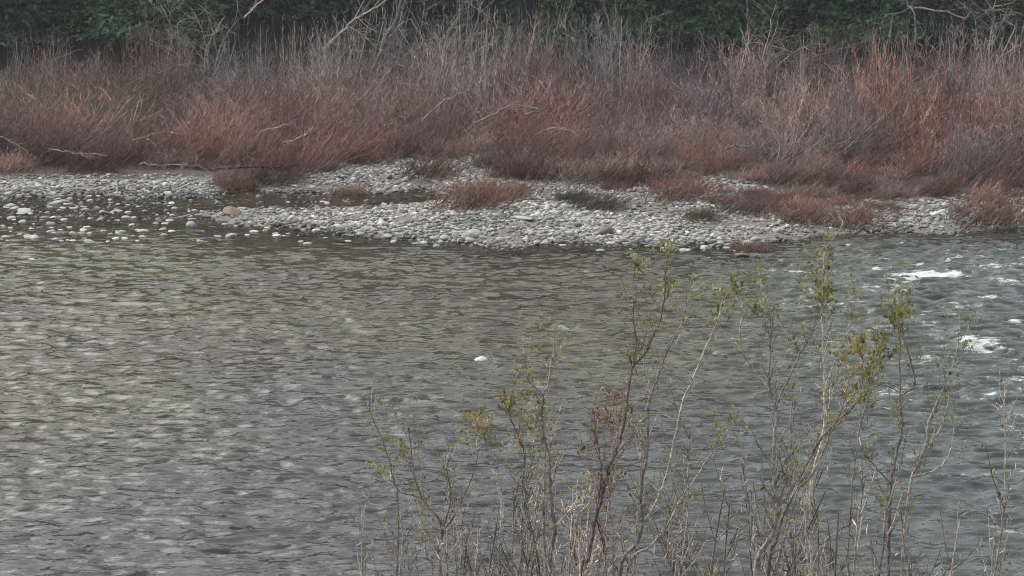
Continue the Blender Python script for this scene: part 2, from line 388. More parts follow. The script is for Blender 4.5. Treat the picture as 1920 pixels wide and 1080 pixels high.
sv, sf = subdiv(ICO, ICF); sv2, sf2 = subdiv(sv, sf)
def stone_mesh(seed, mat, fine=False):
    r_ = np.random.default_rng(seed); v, f = (sv2, sf2) if fine else (sv, sf); v = v.copy()
    for k in range(7):                                # shave facets off a ball, as water-worn cobbles have
        nrm = r_.normal(size=3); nrm /= np.linalg.norm(nrm); c = r_.uniform(0.62, 0.92)
        dd = v @ nrm; v = v - np.clip(dd - c, 0, None)[:, None] * nrm * 0.85
    v = v * (1 + 0.05 * r_.normal(size=(len(v), 1)) * (0.5 if fine else 1))
    me = np_mesh('cobble', v, f, True); me.materials.append(mat); return me
COBS = [stone_mesh(100 + i, M_cob) for i in range(8)]
def cobble(x, y, s, label, group, me=None, flat=0.6, name='cobble', wide=1.3, zoff=0.15):
    me = me or random.choice(COBS)
    z = max(float(ground_z(x, y)), -0.06)
    o = obj(name, me, None, None, (x, y, z + s * flat * zoff), (random.uniform(-.2, .2), random.uniform(-.2, .2), random.uniform(0, 6.3)),
            (s * wide, s * random.uniform(.85, 1.1), s * flat))
    return tag(o, label, 'stone' if name == 'cobble' else 'rock', group)
# scattered cobbles standing in the shallows at the left
cnt = 0
L1 = ('pale cobble poking out of the brown shallows left of the gravel bar', 'cobbles standing in the left shallows')
while cnt < 185:
    px = random.uniform(0, 640) if random.random() < .75 else random.uniform(0, 330); py = random.choice([random.uniform(372, 470), random.gauss(392, 14), random.gauss(440, 14)])
    if not 370 < py < 480: continue
    p = at(px, py)
    dl = float(land_h(np.array(p.x), np.array(p.y)))
    if dl > -0.15: continue
    if px > 420 and dl < -2.2: continue
    if py > 445 and px > 300 and random.random() < .6: continue
    cobble(p.x, p.y, random.uniform(0.07, 0.17) * (1.25 if random.random() < .2 else 1), *L1, wide=random.uniform(1.1, 1.7), zoff=0.4); cnt += 1
L2 = ('rounded grey cobble at the water edge along the front of the gravel bar', 'cobbles along the front edge of the gravel bar')
cnt = 0
while cnt < 60:
    px = random.uniform(440, 1560); py = np.interp(px, [440, 800, 1330, 1560], [424, 448, 460, 436]) + random.gauss(0, 7)
    p = at(px, py, .05); cobble(p.x, p.y, random.uniform(0.11, 0.2), *L2, wide=random.uniform(1.1, 1.6)); cnt += 1
L3 = ('pale cobble lying on the back gravel strip before the leaning willows', 'cobbles on the back gravel strip')
for i in range(30):
    px = random.uniform(0, 900); py = random.uniform(335, 366) if px < 430 else random.uniform(318, 352)
    p = at(px, py, .1)
    if px > 430 and px < 560: continue
    cobble(p.x, p.y, random.uniform(0.11, 0.2), *L3)
L4 = ('grey cobble on the gravel at the right end of the bar', 'cobbles on the right end of the bar')
for i in range(20):
    px = random.uniform(1560, 1920); py = random.uniform(398, 430)
    p = at(px, py, .1); cobble(p.x, p.y, random.uniform(0.11, 0.19), *L4)
# the stones one can point at
def hero(px, py, s, mat, label, flat=.6, wide=1.4, seed=1, z=0.0, zoff=.5, name='rock'):
    p = at(px, py, z); return cobble(p.x, p.y, s, label, None, stone_mesh(seed, mat, True), flat, name, wide, zoff)
hero(358, 426, 0.22, M_blue, 'smooth blue grey rock standing in the shallows by the tip of the gravel bar', .9, 1.0, 201)
hero(436, 405, 0.42, M_rusty, 'low rust brown rock at the left tip of the gravel bar', .4, 1.6, 202)
hero(901, 677, 0.20, M_white, 'single white rounded rock standing in the open river', .75, 1.15, 203, zoff=.35)
hero(45, 396, 0.28, M_cob, 'wide flat pale rock in the far left shallows', .4, 2.0, 204)
hero(103, 382, 0.22, M_cob, 'blunt pale rock in the left shallows just below the back gravel strip', .6, 1.5, 205)
hero(218, 397, 0.2, M_cob, 'lone pale rock in the middle of the left shallows', .5, 1.9, 206)
hero(980, 417, 0.3, M_cob, 'wide bleached slab lying flat on the middle of the gravel bar', .3, 2.4, 207, .1)
hero(890, 449, 0.27, M_cob, 'big square grey rock at the water edge below the middle of the bar', .8, 1.3, 208)
hero(1136, 441, 0.24, M_rusty, 'squat brown rock at the front edge of the gravel bar', .7, 1.3, 209, .1)
hero(518, 442, 0.17, M_white, 'small white rock in the water off the tip of the bar', .5, 1.5, 210)
hero(432, 443, 0.24, M_cob, 'greenish pale rock in the water beside the blue grey rock', .5, 1.7, 211)
hero(1390, 478, 0.22, M_rusty, 'dark brown rock in the river just off the bar', .4, 1.8, 212)
hero(60, 487, 0.14, M_white, 'small white stone in the river below the left shallows', .5, 1.3, 213)

# ------------------------------------------------------------------ willows of the far bank
def stem_curve(h, lean, spread, rnd, curl=0.25, seg=6, ground=0.0, rs=.5, fan=.6):
    """a stem from the root to its tip; lean is a slope vector that grows with the height"""
    pts = []; p = Vector((rnd.gauss(0, spread * rs), rnd.gauss(0, spread * rs), ground - .05))
    a = rnd.uniform(0, 6.283); o = Vector((math.cos(a), math.sin(a), 0)) * abs(rnd.gauss(0, spread)) * fan / max(h, .3)
    d = Vector((lean[0], lean[1], 1)) + o
    st = h / seg; wob = Vector((rnd.gauss(0, curl), rnd.gauss(0, curl), 0))
    pts.append(p.copy())
    for i in range(seg):
        d = d + wob * .35 + Vector((rnd.gauss(0, curl * .5), rnd.gauss(0, curl * .5), 0.12))
        p = p + d.normalized() * st
        if p.z < 0.03: p.z = 0.03 + rnd.random() * .1
        pts.append(p.copy())
    return pts
def willow_mesh(seed, h, spread, lean, nst, r0=0.02, tw=5, curl=0.25, twl=0.7, twr=0.006):
    rnd = random.Random(seed); T = Tubes(3)
    for i in range(nst):
        hh = h * rnd.uniform(0.5, 1.05); pts = stem_curve(hh, (lean[0] * rnd.uniform(.3, 1.6), lean[1]), spread, rnd, curl)
        r = r0 * rnd.uniform(.5, 1.15)
        pale = rnd.random() < .13; tn = rnd.uniform(1.5, 2.2) if pale else rnd.choice((.3, .5, .75, 1.0, 1.3)); r *= 1.45 if pale else 1
        T.add(pts, [r * (1 - .8 * k / (len(pts) - 1)) for k in range(len(pts))], tn)
        for k in range(tw):
            t = rnd.uniform(.25, .98) * (len(pts) - 1); j = int(t); q = pts[j].lerp(pts[j + 1], t - j)
            d = (pts[j + 1] - pts[j]).normalized() + Vector((rnd.gauss(0, .7), rnd.gauss(0, .6), rnd.uniform(-.3, .4)))
            L = twl * rnd.uniform(.4, 1.2) * (1.2 - t / 8); d.normalize()
            e = Vector((rnd.gauss(0, .15), rnd.gauss(0, .15), .15))
            T.add([q, q + d * L * .5, q + (d + e).normalized() * L], [twr, twr * .8, twr * .35], rnd.choice((.5, .8, 1.1, 1.5, 2.0)))
    return T.mesh('willow_shrub')
def shrub(me, mat, x, y, s, rz, label, group, name='willow_shrub', cat='shrub', sz=1.0):
    z = float(ground_z(x, y)); o = obj(name, me, None, None, (x, y, z - .02), (0, 0, rz), (s, s, s * sz))
    if not me.materials: me.materials.append(mat)
    o.material_slots[0].link = 'OBJECT'; o.material_slots[0].material = mat
    return tag(o, label, cat, group)
LEAN_R = [willow_mesh(300 + i, 4.4, 1.3, (1.5, -.3), 78, .024, 10, .62, .8, .0125) for i in range(4)]     # swept over to the right
MID = [willow_mesh(310 + i, 3.9, 1.3, (.8, -.2), 74, .024, 10, .62, .8, .0125) for i in range(4)]
FLAT = [willow_mesh(320 + i, 3.0, 1.2, (2.8, -.3), 80, .023, 9, .45, .7, .012) for i in range(3)]
UP = [willow_mesh(330 + i, 4.4, 1.0, (.08, 0), 55, .026, 8, .22, .9, .0125) for i in range(3)]
LOW = [willow_mesh(340 + i, 1.1, 1.15, (1.0, -.3), 170, .013, 6, .6, .38, .008) for i in range(4)]
for m_ in LEAN_R + MID + FLAT + UP + LOW: m_.materials.append(M_brown)
cnt = 0
def lab(x, row, yy):
    u = 960 + FPX * x / yy
    return ('behind the back gravel strip' if u < 430 else 'behind the side pool' if u < 850 else 'behind the middle of the bar' if u < 1250
            else 'behind the creeping sprays' if u < 1620 else 'behind the right end of the bar')
DEPTHS = [.5, 2.3, 4.3, 6.5, 8.9, 11.6, 14.8, 18.4, 22.4, 26.6, 30.8]
for row, Yr in enumerate(DEPTHS):
    x = -27.5 + random.uniform(0, 1.2) - row * .35
    while x < 29 + row * .35:
        y = float(W_edge(np.array(x))) + Yr + random.gauss(0, .4)
        y += 2.6 * float(sstep(-12.5, -14.5, np.array(x))) * (row < 3)
        if y > 116.5: x += 2; continue
        u = 960 + FPX * x / y; f = min(1, (y - 80) / 30)
        big = (.5 + .5 * min(1, Yr / 11)) * (.62 + .78 * float(vnoise(np.array(x / 3.1), np.array(y / 3.0), 83)))
        if row == 0:
            me_ = random.choice(LOW + LOW + FLAT); s = random.uniform(.9, 1.5) if me_ in LOW else random.uniform(.35, .5)
            if u > 1250: me_ = random.choice(FLAT); s = random.uniform(.45, .6)
        elif u < 700: me_ = random.choice(LEAN_R + LEAN_R + FLAT + (MID if row > 4 else [])); s = big * random.uniform(.8, 1.05)
        elif u > 1300 and row < 4: me_ = random.choice(FLAT + MID); s = big * random.uniform(.75, 1.05)
        else: me_ = random.choice(MID + (LEAN_R if row < 5 else UP)); s = big * random.uniform(.8, 1.05)
        if u < 420 and row == 0 and random.random() < .3: x += 2; continue
        if u < 430 and row == 1: me_ = random.choice(LEAN_R + FLAT); s = .75
        if y > 109: me_ = random.choice(UP + MID)
        k = random.random()
        if row <= 1: mt = M_low if k < .35 else M_red if k < .75 else M_brown
        elif row <= 3: mt = M_red if k < .4 else (M_brown if k < .8 else M_purple)
        elif y < 104: mt = M_brown if k < .5 else (M_purple if k < .8 else M_red)
        else: mt = M_purple if k < .5 else (M_brown if k < .75 else M_grey)
        if u < 700 and row > 1 and mt is M_purple: mt = M_brown
        if u < 350 and y > 100: mt = M_olive if k < .5 else M_brown
        if 1640 < u < 1800 and 88 < y < 97 and k < .7: mt = M_orange
        if 1240 < u < 1320 and row in (1, 2): mt = M_orange
        side = lab(x, row, y); zone = 'front edge' if row <= 1 else ('heart' if y < 106 else 'back edge')
        tone = {'front edge': 'low ', 'heart': 'dense ', 'back edge': 'tall '}[zone] + {M_red: 'red brown', M_low: 'dark red', M_brown: 'brown', M_purple: 'purplish', M_grey: 'grey', M_olive: 'olive brown', M_orange: 'orange red'}[mt]
        if u < 700 and zone != 'back edge': tone += ' right-leaning'
        zone = {'front edge': 'along the thicket front', 'heart': 'deep in the thicket', 'back edge': 'at the back of the thicket'}[zone]
        shrub(me_, mt, x, y, s, random.uniform(-.5, .5), f'{tone} willow {zone}, {side}',
              f'{tone} willows {zone}, {side}', sz=random.uniform(.8, 1.2)); cnt += 1
        x += (1.45 if row < 2 else 1.95 if y < 100 else 2.4) + random.uniform(0, .7)
print('thicket shrubs', cnt)
# single clumps out on the gravel
clumps = [(805, 330, 1.0, 1.3, M_dark, 'low dark olive clump on the pale gravel behind the pool', LOW[0]),
          (655, 362, .75, .9, M_low, 'small dark red clump beside the pool, left of the dark olive clump', LOW[1]),
          (432, 350, .75, 1.0, M_low, 'small brown clump at the right end of the back gravel strip', LOW[2]),
          (880, 388, 1.35, 1.2, M_low, 'wide dark red willow clump at the right end of the pool', LOW[1]),
          (935, 372, .95, 1.0, M_low, 'reddish willow clump just right of the pool', LOW[3]),
          (1065, 376, .7, .9, M_dark, 'small dark clump on the gravel in the middle of the bar', LOW[2]),
          (1120, 390, .85, 1.0, M_dark, 'greenish brown trailing clump on the middle of the bar', LOW[0]),
          (1262, 372, 1.15, 1.1, M_low, 'dark red willow clump with a shaded foot at the back of the bar', LOW[3]),
          (1310, 412, .75, .9, M_dark, 'flattened brown clump on the cobbles right of the middle', LOW[1]),
          (1395, 398, .95, 1.0, M_low, 'reddish brown clump right of the flattened brown clump', LOW[0]),
          (1490, 415, .9, 1.0, M_low, 'thin red clump on the cobbles near the right end', LOW[2]),
          (1580, 420, 1.0, 1.1, M_low, 'large dark red willow clump near the water at the right', LOW[3]),
          (1665, 372, .9, 1.0, M_brown, 'brown clump behind the large dark red clump', LOW[1]),
          (1850, 415, 1.25, 1.15, M_low, 'rounded red brown willow clump at the far right end of the gravel', LOW[0]),
          (1405, 474, .55, 1.2, M_orange, 'small orange red twig clump at the water edge below the bar', LOW[2]),
          (975, 330, 1.2, 1.1, M_low, 'bright red brown willow clump reaching onto the gravel, middle', LOW[2]),
          (1180, 345, 1.2, 1.1, M_low, 'broad dark red willow clump at the back of the bar', LOW[0])]
for px, py, s, sz, mt, lb, me_ in clumps:
    p = at(px, py, .15)
    for _ in range(2): p = at(px, py, float(ground_z(p.x, p.y)))
    shrub(me_, mt, p.x, p.y, s * 1.12, random.uniform(-.4, .4), lb, None, 'willow_clump', 'shrub', sz * .9)
for i in range(48):
    px = random.choice([random.uniform(1330, 1720), random.uniform(900, 1300), random.uniform(1330, 1640)]); py = random.uniform(366, 398) if px > 1330 else random.uniform(325, 362)
    p = at(px, py, .2); right = px > 1330
    shrub(random.choice(LOW), random.choice([M_low, M_low, M_red]), p.x, p.y, random.uniform(.3, .8), random.uniform(-.5, .5),
          'small reddish willow spray creeping over the gravel, ' + ('right end of the bar' if right else 'upper middle of the bar'), 'willow sprays on the ' + ('right end' if right else 'upper middle') + ' of the bar', 'willow_spray', 'shrub', .6)
# tall grey wands standing behind the thicket
WAND = [willow_mesh(350 + i, 6.2, .9, (.10, 0), 34, .026, 6, .07, 1.2, .009) for i in range(3)]
for m_ in WAND: m_.materials.append(M_grey)
for i, (u, s) in enumerate([(95, .75), (265, 1.0), (330, .7), (420, .85), (480, .8), (545, .8), (600, .75), (660, .9), (735, 1.0), (790, .9), (850, 1.05), (900, 1.0), (950, .9), (1015, .95), (1060, .8), (1130, .75),
                            (1190, .75), (1250, .8), (1310, .75), (1500, .7), (1570, .75), (1640, .8), (1690, .85), (1760, .85), (1830, .75), (1890, .8), (30, .7), (180, .6)]):
    y = random.uniform(113, 117); x = (u - 960) / FPX * y
    side = 'left' if u < 640 else ('middle' if u < 1100 else 'right')
    shrub(random.choice(WAND), M_orange if u == 265 else random.choice([M_grey, M_grey, M_purple]), x, y, s, random.uniform(-.5, .5),
          'orange brown cluster of tall bare wands rising left above the thicket' if u == 265 else f'tall slender grey willow wands behind the thicket, {side} third',
          None if u == 265 else f'tall grey wands behind the thicket, {side} third', 'willow_wands', 'shrub')

# ------------------------------------------------------------------ bleached branches
def smooth(pts, k=4):
    out = []
    P = [pts[0]] + list(pts) + [pts[-1]]
    for i in range(1, len(P) - 2):
        a, b, c, d = P[i - 1], P[i], P[i + 1], P[i + 2]
        for j in range(k):
            t = j / k
            out.append(0.5 * ((2 * b) + (c - a) * t + (2 * a - 5 * b + 4 * c - d) * t * t + (3 * b - a - 3 * c + d) * t ** 3))
    out.append(pts[-1].copy()); return out
def branch_thing(name, label, cat, mat, lines, group=None):
    """lines: (pixels, distances, start radius, end radius)"""
    T = Tubes(5); first = None
    for pix, Ys, ra, rb in lines:
        if not isinstance(Ys, (list, tuple)): Ys = [Ys + random.gauss(0, .12) for _ in pix]
        pts = smooth([atY(px, py, yy) for (px, py), yy in zip(pix, Ys)])
        pts = [pts[0]] + [p + Vector((random.gauss(0, .03), random.gauss(0, .15), random.gauss(0, .03))) for p in pts[1:-1]] + [pts[-1]]
        if first is None: first = pts[0].copy()
        T.add([p - first for p in pts], [ra + (rb - ra) * k / (len(pts) - 1) for k in range(len(pts))])
        for _ in range(max(4, len(pts) // 2)):
            j = random.randrange(1, len(pts) - 1); d = (pts[j + 1] - pts[j]).normalized() + Vector((random.gauss(0, .5), random.gauss(0, .5), random.uniform(-.1, .6)))
            L = random.uniform(.25, .8) * max(ra / .03, .5) ; q = pts[j] - first; r = rb * .6
            m_ = q + d.normalized() * L * .5; T.add([q, m_, q + d.normalized() * L + Vector((0, 0, .08))], [r, r * .7, r * .3])
            e = (d.normalized() + Vector((random.gauss(0, .6), random.gauss(0, .4), random.gauss(.1, .5)))).normalized(); T.add([m_, m_ + e * L * .6], [r * .6, r * .25])
    me = T.mesh(name); o = obj(name, me, mat, None, first); return tag(o, label, cat, group)
BW = 'bare_branch'
branch_thing(BW, 'pale bare branch slanting down at the far left edge above the gravel', 'branch', M_stick, [([(0, 257), (30, 270), (62, 295)], 87.3, .035, .02), ([(30, 270), (40, 290)], 87.3, .02, .01)])
branch_thing(BW, 'thin pale branch lying level under the leaning willows at left', 'branch', M_stick, [([(90, 280), (125, 285), (155, 288), (200, 292)], 87.3, .03, .015), ([(152, 287), (166, 298)], 87.3, .025, .015)])
branch_thing(BW, 'pale forked branch with one arm hanging down, left of middle of the thicket', 'branch', M_stick, [([(248, 264), (275, 256), (300, 248), (335, 248)], 87.3, .035, .018), ([(275, 260), (292, 272), (299, 295)], 86.6, .03, .018)])
branch_thing(BW, 'long pale curved branch above the small brown clump', 'branch', M_stick, [([(530, 268), (560, 258), (580, 245), (595, 228)], 87.5, .045, .025), ([(490, 247), (520, 237), (550, 232)], 88, .03, .015)])
branch_thing(BW, 'thin bowed twig low over the back gravel strip', 'branch', M_stick, [([(262, 307), (300, 308), (340, 309), (370, 312), (400, 325)], 86.4, .02, .012)])
branch_thing(BW, 'long bare branch rising rightward across the middle of the thicket', 'branch', M_stick, [([(890, 230), (930, 212), (965, 198), (1010, 205)], 93.6, .05, .03), ([(985, 215), (1015, 207)], 93.6, .05, .03)])
branch_thing(BW, 'slim pale branch arching above the red clumps in the middle', 'branch', M_stick, [([(1005, 252), (1030, 242), (1055, 240), (1078, 250)], 90.1, .03, .018), ([(890, 270), (905, 258), (930, 248)], 90.1, .025, .015)])
branch_thing(BW, 'straight slanting branch left of the middle of the thicket', 'branch', M_stick, [([(790, 228), (825, 195), (850, 182), (880, 168)], 94, .04, .02)])
branch_thing(BW, 'short white crooked branch above the gravel, right of middle', 'branch', M_stick, [([(1362, 280), (1372, 275), (1392, 276), (1408, 281)], 87.3, .045, .025), ([(1395, 277), (1408, 272)], 87.3, .03, .015)])
branch_thing(BW, 'long thin branch bowed over the thicket at the right', 'branch', M_grey, [([(1520, 110), (1560, 96), (1600, 84), (1640, 70)], 108, .04, .02)])
branch_thing(BW, 'pale forked branch lying in the upper right of the thicket', 'branch', M_grey, [([(1690, 155), (1720, 156), (1755, 140), (1800, 125)], 100, .035, .02)])
branch_thing(BW, 'pale slanting branch in the upper left of the thicket', 'branch', M_grey, [([(235, 160), (270, 145), (310, 132), (350, 118)], 100, .035, .02), ([(95, 112), (120, 105), (155, 92)], 109, .04, .02)])
branch_thing(BW, 'dark log half hidden under the willows behind the back gravel strip', 'log', M_trunk, [([(390, 318), (450, 312), (520, 316)], 87.6, .08, .05)])

# ------------------------------------------------------------------ trees of the far bank
def crown_mesh(seed, rx, rz, ncl, nl, size, z0, conif=False, asp=.45):
    rnd = random.Random(seed); random.seed(seed); L = Leaves(); sp = []
    while len(sp) < ncl:
        p = Vector((rnd.uniform(-1, 1), rnd.uniform(-1, 1), rnd.uniform(0, 1)))
        rr = math.hypot(p.x, p.y); lim = (1 - p.z) ** .7 if conif else math.sqrt(max(0, 1 - (2 * p.z - 1) ** 2)) ** .7
        if rr > lim or rr < lim * .35: continue
        sp.append(Vector((p.x * rx, p.y * rx, z0 + p.z * rz)))
    for c in sp:
        cr = rnd.uniform(.6, 1.3); 
        out = Vector((c.x, c.y, 0)).normalized()
        for _ in range(nl):
            q = c + Vector((rnd.gauss(0, cr * .6), rnd.gauss(0, cr * .6), rnd.gauss(0, cr * (.18 if conif else .45))))
            dv = (out + Vector((rnd.gauss(0, .6), rnd.gauss(0, .6), rnd.gauss(-.3, .3)))) if conif else None
            L.add(q, size * rnd.uniform(.6, 1.4), asp, dv)
    me = L.mesh('crown'); return me
def limb_mesh(seed, h, r, n, spread, z0, droop=0.0, twigs=2):
    rnd = random.Random(seed); T = Tubes(6)
    tr = [Vector((rnd.gauss(0, .015 * h) * k / 5, rnd.gauss(0, .015 * h) * k / 5, h * k / 6 - .5)) for k in range(7)]
    T.add(tr, [r * (1.15 - .95 * k / 6) for k in range(7)])
    for i in range(n):
        z = rnd.uniform(z0, h * .92); a = rnd.uniform(0, 6.28); L = spread * (1.1 - z / h) * rnd.uniform(.6, 1.1)
        d = Vector((math.cos(a), math.sin(a), .25)); p = Vector((0, 0, z)); pts = [p.copy()]
        for k in range(4):
            d = d + Vector((rnd.gauss(0, .2), rnd.gauss(0, .2), -droop + rnd.gauss(0, .1))); p = p + d.normalized() * L / 4; pts.append(p.copy())
        T.add(pts, [r * .2 * (1 - .8 * k / 4) for k in range(5)])
        for _ in range(twigs):
            j = rnd.randrange(1, 4); e = Vector((rnd.gauss(0, 1), rnd.gauss(0, 1), rnd.gauss(-droop * 3, .6))).normalized() * L * .4
            T.add([pts[j], pts[j] + e * .5, pts[j] + e + Vector((0, 0, -droop * .6))], [r * .08, r * .06, r * .03])
    return T.mesh('trunk')
con_c = [crown_mesh(400 + i, 4.2, 21, 300, 55, .42, .3, True) for i in range(2)]
con_t = [limb_mesh(410 + i, 22, .32, 30, 3.6, 1) for i in range(2)]
br_c = [crown_mesh(420 + i, 4.6, 13, 260, 55, .34, .2, False, .6) for i in range(2)]
br_t = [limb_mesh(430 + i, 11, .25, 22, 4.0, 1.5) for i in range(2)]
def bare_mesh(seed):
    rnd = random.Random(seed); T = Tubes(5)
    def grow(p, d, L, r, k):
        pts = [p.copy()]; st = L / 4
        for i in range(4):
            d = (d + Vector((rnd.gauss(0, .22), rnd.gauss(0, .22), rnd.gauss(.02, .12)))).normalized(); p = p + d * st; pts.append(p.copy())
        T.add(pts, [r * (1 - .5 * i / 4) for i in range(5)], rnd.choice((.6, .8, 1.0, 1.3)))
        if k == 0: return
        for _ in range(4 if k > 1 else 5):
            j = rnd.randint(1, 4); e = (d * .7 + Vector((rnd.gauss(0, .7), rnd.gauss(0, .7), rnd.gauss(0, .5)))).normalized()
            grow(pts[j], e, L * rnd.uniform(.45, .75), r * .5, k - 1)
    for _ in range(4): grow(Vector((rnd.gauss(0, .3), rnd.gauss(0, .3), -.3)), Vector((rnd.gauss(0, .4), rnd.gauss(0, .3), 1)).normalized(), rnd.uniform(4, 6), .07, 3)
    return T.mesh('trunk')
bare_t = [bare_mesh(440 + i) for i in range(3)]
random.seed(99)
def tree(name, label, cat, x, y, s, cm, tm, cmat, tmat, group=None, rz=None):
    z = float(ground_z(x, y)); t = thing(name, label, cat, (x, y, z), group); t.scale = (s, s, s); t.rotation_euler = (0, 0, random.uniform(0, 6.28) if rz is None else rz)
    for nm, me, mt in (('trunk', tm, tmat), ('crown', cm, cmat)):
        if me is None: continue
        if not me.materials: me.materials.append(mt)
        o = obj(nm, me, None, t); o.material_slots[0].link = 'OBJECT'; o.material_slots[0].material = mt
    return t
def X_of(u, y): return (u - 960) / FPX * y
TL = {'g': ('deep green conifer with low sweeping boughs', M_fir), 'd': ('dark shaded conifer', M_fird), 'o': ('olive leaved broad evergreen', M_oak), 'D': ('dark broad evergreen', M_fird)}
places = [(60, 124, 'o', 'at the top left corner of the view'), (170, 127, 'd', 'right of the olive tree in the left corner'), (290, 123, 'g', 'above the tall orange brown wands'),
          (410, 128, 'D', 'behind pale bare twigs left of the middle'), (520, 126, 'd', 'in the dark gap left of the slanting pale trunk'), (640, 127, 'D', 'behind the slanting pale trunk'),
          (780, 128, 'D', 'left of the massive dark trunk'), (900, 130, 'd', 'just behind and left of the massive dark trunk'), (1090, 124, 'g', 'just right of the massive dark trunk'),
          (1210, 125, 'g', 'second to the right of the massive dark trunk'), (1340, 124, 'g', 'behind the crooked pale tree right of the middle'), (1440, 126, 'o', 'between the two groups of pale crooked limbs'),
          (1550, 127, 'd', 'in the dark hollow right of the middle'), (1640, 124, 'g', 'left of the drooping pale limbs'), (1760, 128, 'D', 'behind the drooping pale limbs'), (1880, 126, 'o', 'at the top right corner of the view')]
for u, y, k, wh in places:
    c = k in 'gd'
    tree('conifer_tree' if c else 'evergreen_tree', f'{TL[k][0]} {wh}', 'tree', X_of(u, y), y, random.uniform(.9, 1.1),
         random.choice(con_c if c else br_c), random.choice(con_t if c else br_t), TL[k][1], M_trunk)
for i in range(15):
    x = -35 + i * 5 + random.uniform(-1.5, 1.5); y = random.uniform(136, 142)
    tree('conifer_tree', 'tall dark conifer of the second row behind the bank trees', 'tree', x, y, random.uniform(1.0, 1.3), random.choice(con_c), random.choice(con_t), M_fird, M_trunk, 'second row of conifers behind the bank')
for sgn in (-1, 1):
    for i in range(7):
        x = sgn * (26 + i * 5.5); y = random.uniform(122, 130)
        tree('conifer_tree', 'dark conifer on the far bank out beyond the edge of the view', 'tree', x, y, random.uniform(.9, 1.15), random.choice(con_c), random.choice(con_t), M_fird, M_trunk, 'conifers beyond the edges of the view')
# the massive trunk
T = Tubes(14); T.add([Vector((0, 0, -1)), Vector((0, 0, .6)), Vector((.05, 0, 3)), Vector((.1, 0, 12)), Vector((.2, 0, 26))], [1.1, .85, .66, .55, .3])
y = 119.5; bt = thing('redwood_tree', 'massive dark conifer trunk standing at the top middle behind the thicket', 'tree', (X_of(982, y), y, float(ground_z(X_of(982, y), y))))
obj('trunk', T.mesh('redwood_trunk'), M_trunk, bt)
cmh = crown_mesh(480, 4.0, 20, 260, 50, .42, 9, True); cmh.materials.append(M_fird); obj('crown', cmh, None, bt)
# bare lichen-grey trees
random.seed(5)
for u, y, s, wh in [(375, 119, .75, 'above the left part of the thicket'), (690, 119, .9, 'right of the slanting pale trunk'), (830, 118.5, .8, 'left of the massive dark trunk'),
                    (1190, 119.5, .55, 'above the thicket in the middle'), (1420, 119.5, .7, 'above the thicket right of the middle'), (1620, 119.5, .5, 'left of the twisted drooping limbs'), (1850, 119, .9, 'in the top right corner')]:
    tree('bare_tree', f'leafless tree with tangled pale grey twigs {wh}', 'tree', X_of(u, y), y, s, None, random.choice(bare_t), None, M_lichen)
BT = 'dead_limb'
branch_thing(BT, 'slanting pale bare trunk rising from the thicket left of the middle', 'tree', M_grey, [([(700, 130), (715, 95), (728, 65), (748, 20), (756, -20)], 114, .13, .07), ([(722, 78), (740, 58), (757, 40)], 114, .06, .03)])
branch_thing(BT, 'bright lichen covered limb slanting up right beside the slanting trunk', 'branch', M_pale, [([(605, 92), (640, 60), (668, 33), (700, 18), (730, -5)], 117, .07, .04), ([(668, 33), (690, 52), (708, 60)], 117, .03, .015), ([(655, 50), (680, 66), (702, 86)], 117, .035, .02)])
branch_thing(BT, 'pale limb slanting across the top left third of the view', 'branch', M_pale, [([(458, 32), (475, 15), (492, 0), (505, -20)], 118, .06, .04)])
branch_thing(BT, 'slim pale limb leaning right beside the massive dark trunk', 'branch', M_pale, [([(1035, 60), (1055, 42), (1066, 18), (1074, -15)], 117, .05, .03), ([(1055, 62), (1085, 80), (1087, 110)], 116, .03, .02)])
branch_thing(BT, 'crooked pale limbs hanging in front of deep green foliage right of the middle', 'branch', M_pale,
             [([(1398, -20), (1402, 30), (1404, 58), (1430, 82)], 119, .06, .03), ([(1412, 0), (1435, 22), (1455, 45), (1470, 57), (1520, 54)], 119, .05, .02), ([(1404, 56), (1403, 75)], 119, .03, .02)])
branch_thing(BT, 'twisted drooping pale limbs in the upper right of the view', 'branch', M_pale,
             [([(1698, -20), (1704, 10), (1716, 28), (1717, 60), (1713, 82)], 118, .07, .03), ([(1706, 12), (1740, 18), (1775, 22), (1808, 34), (1816, 28)], 118, .07, .03),
              ([(1657, 27), (1690, 23), (1706, 14)], 118, .045, .03), ([(1784, 27), (1786, 50), (1792, 68), (1780, 80)], 118, .05, .02), ([(1740, 20), (1750, 45), (1748, 68)], 118, .03, .015), ([(1718, 40), (1730, 60), (1742, 75)], 118, .03, .015),
              ([(1845, 22), (1870, 12), (1900, 5)], 118, .035, .02)])

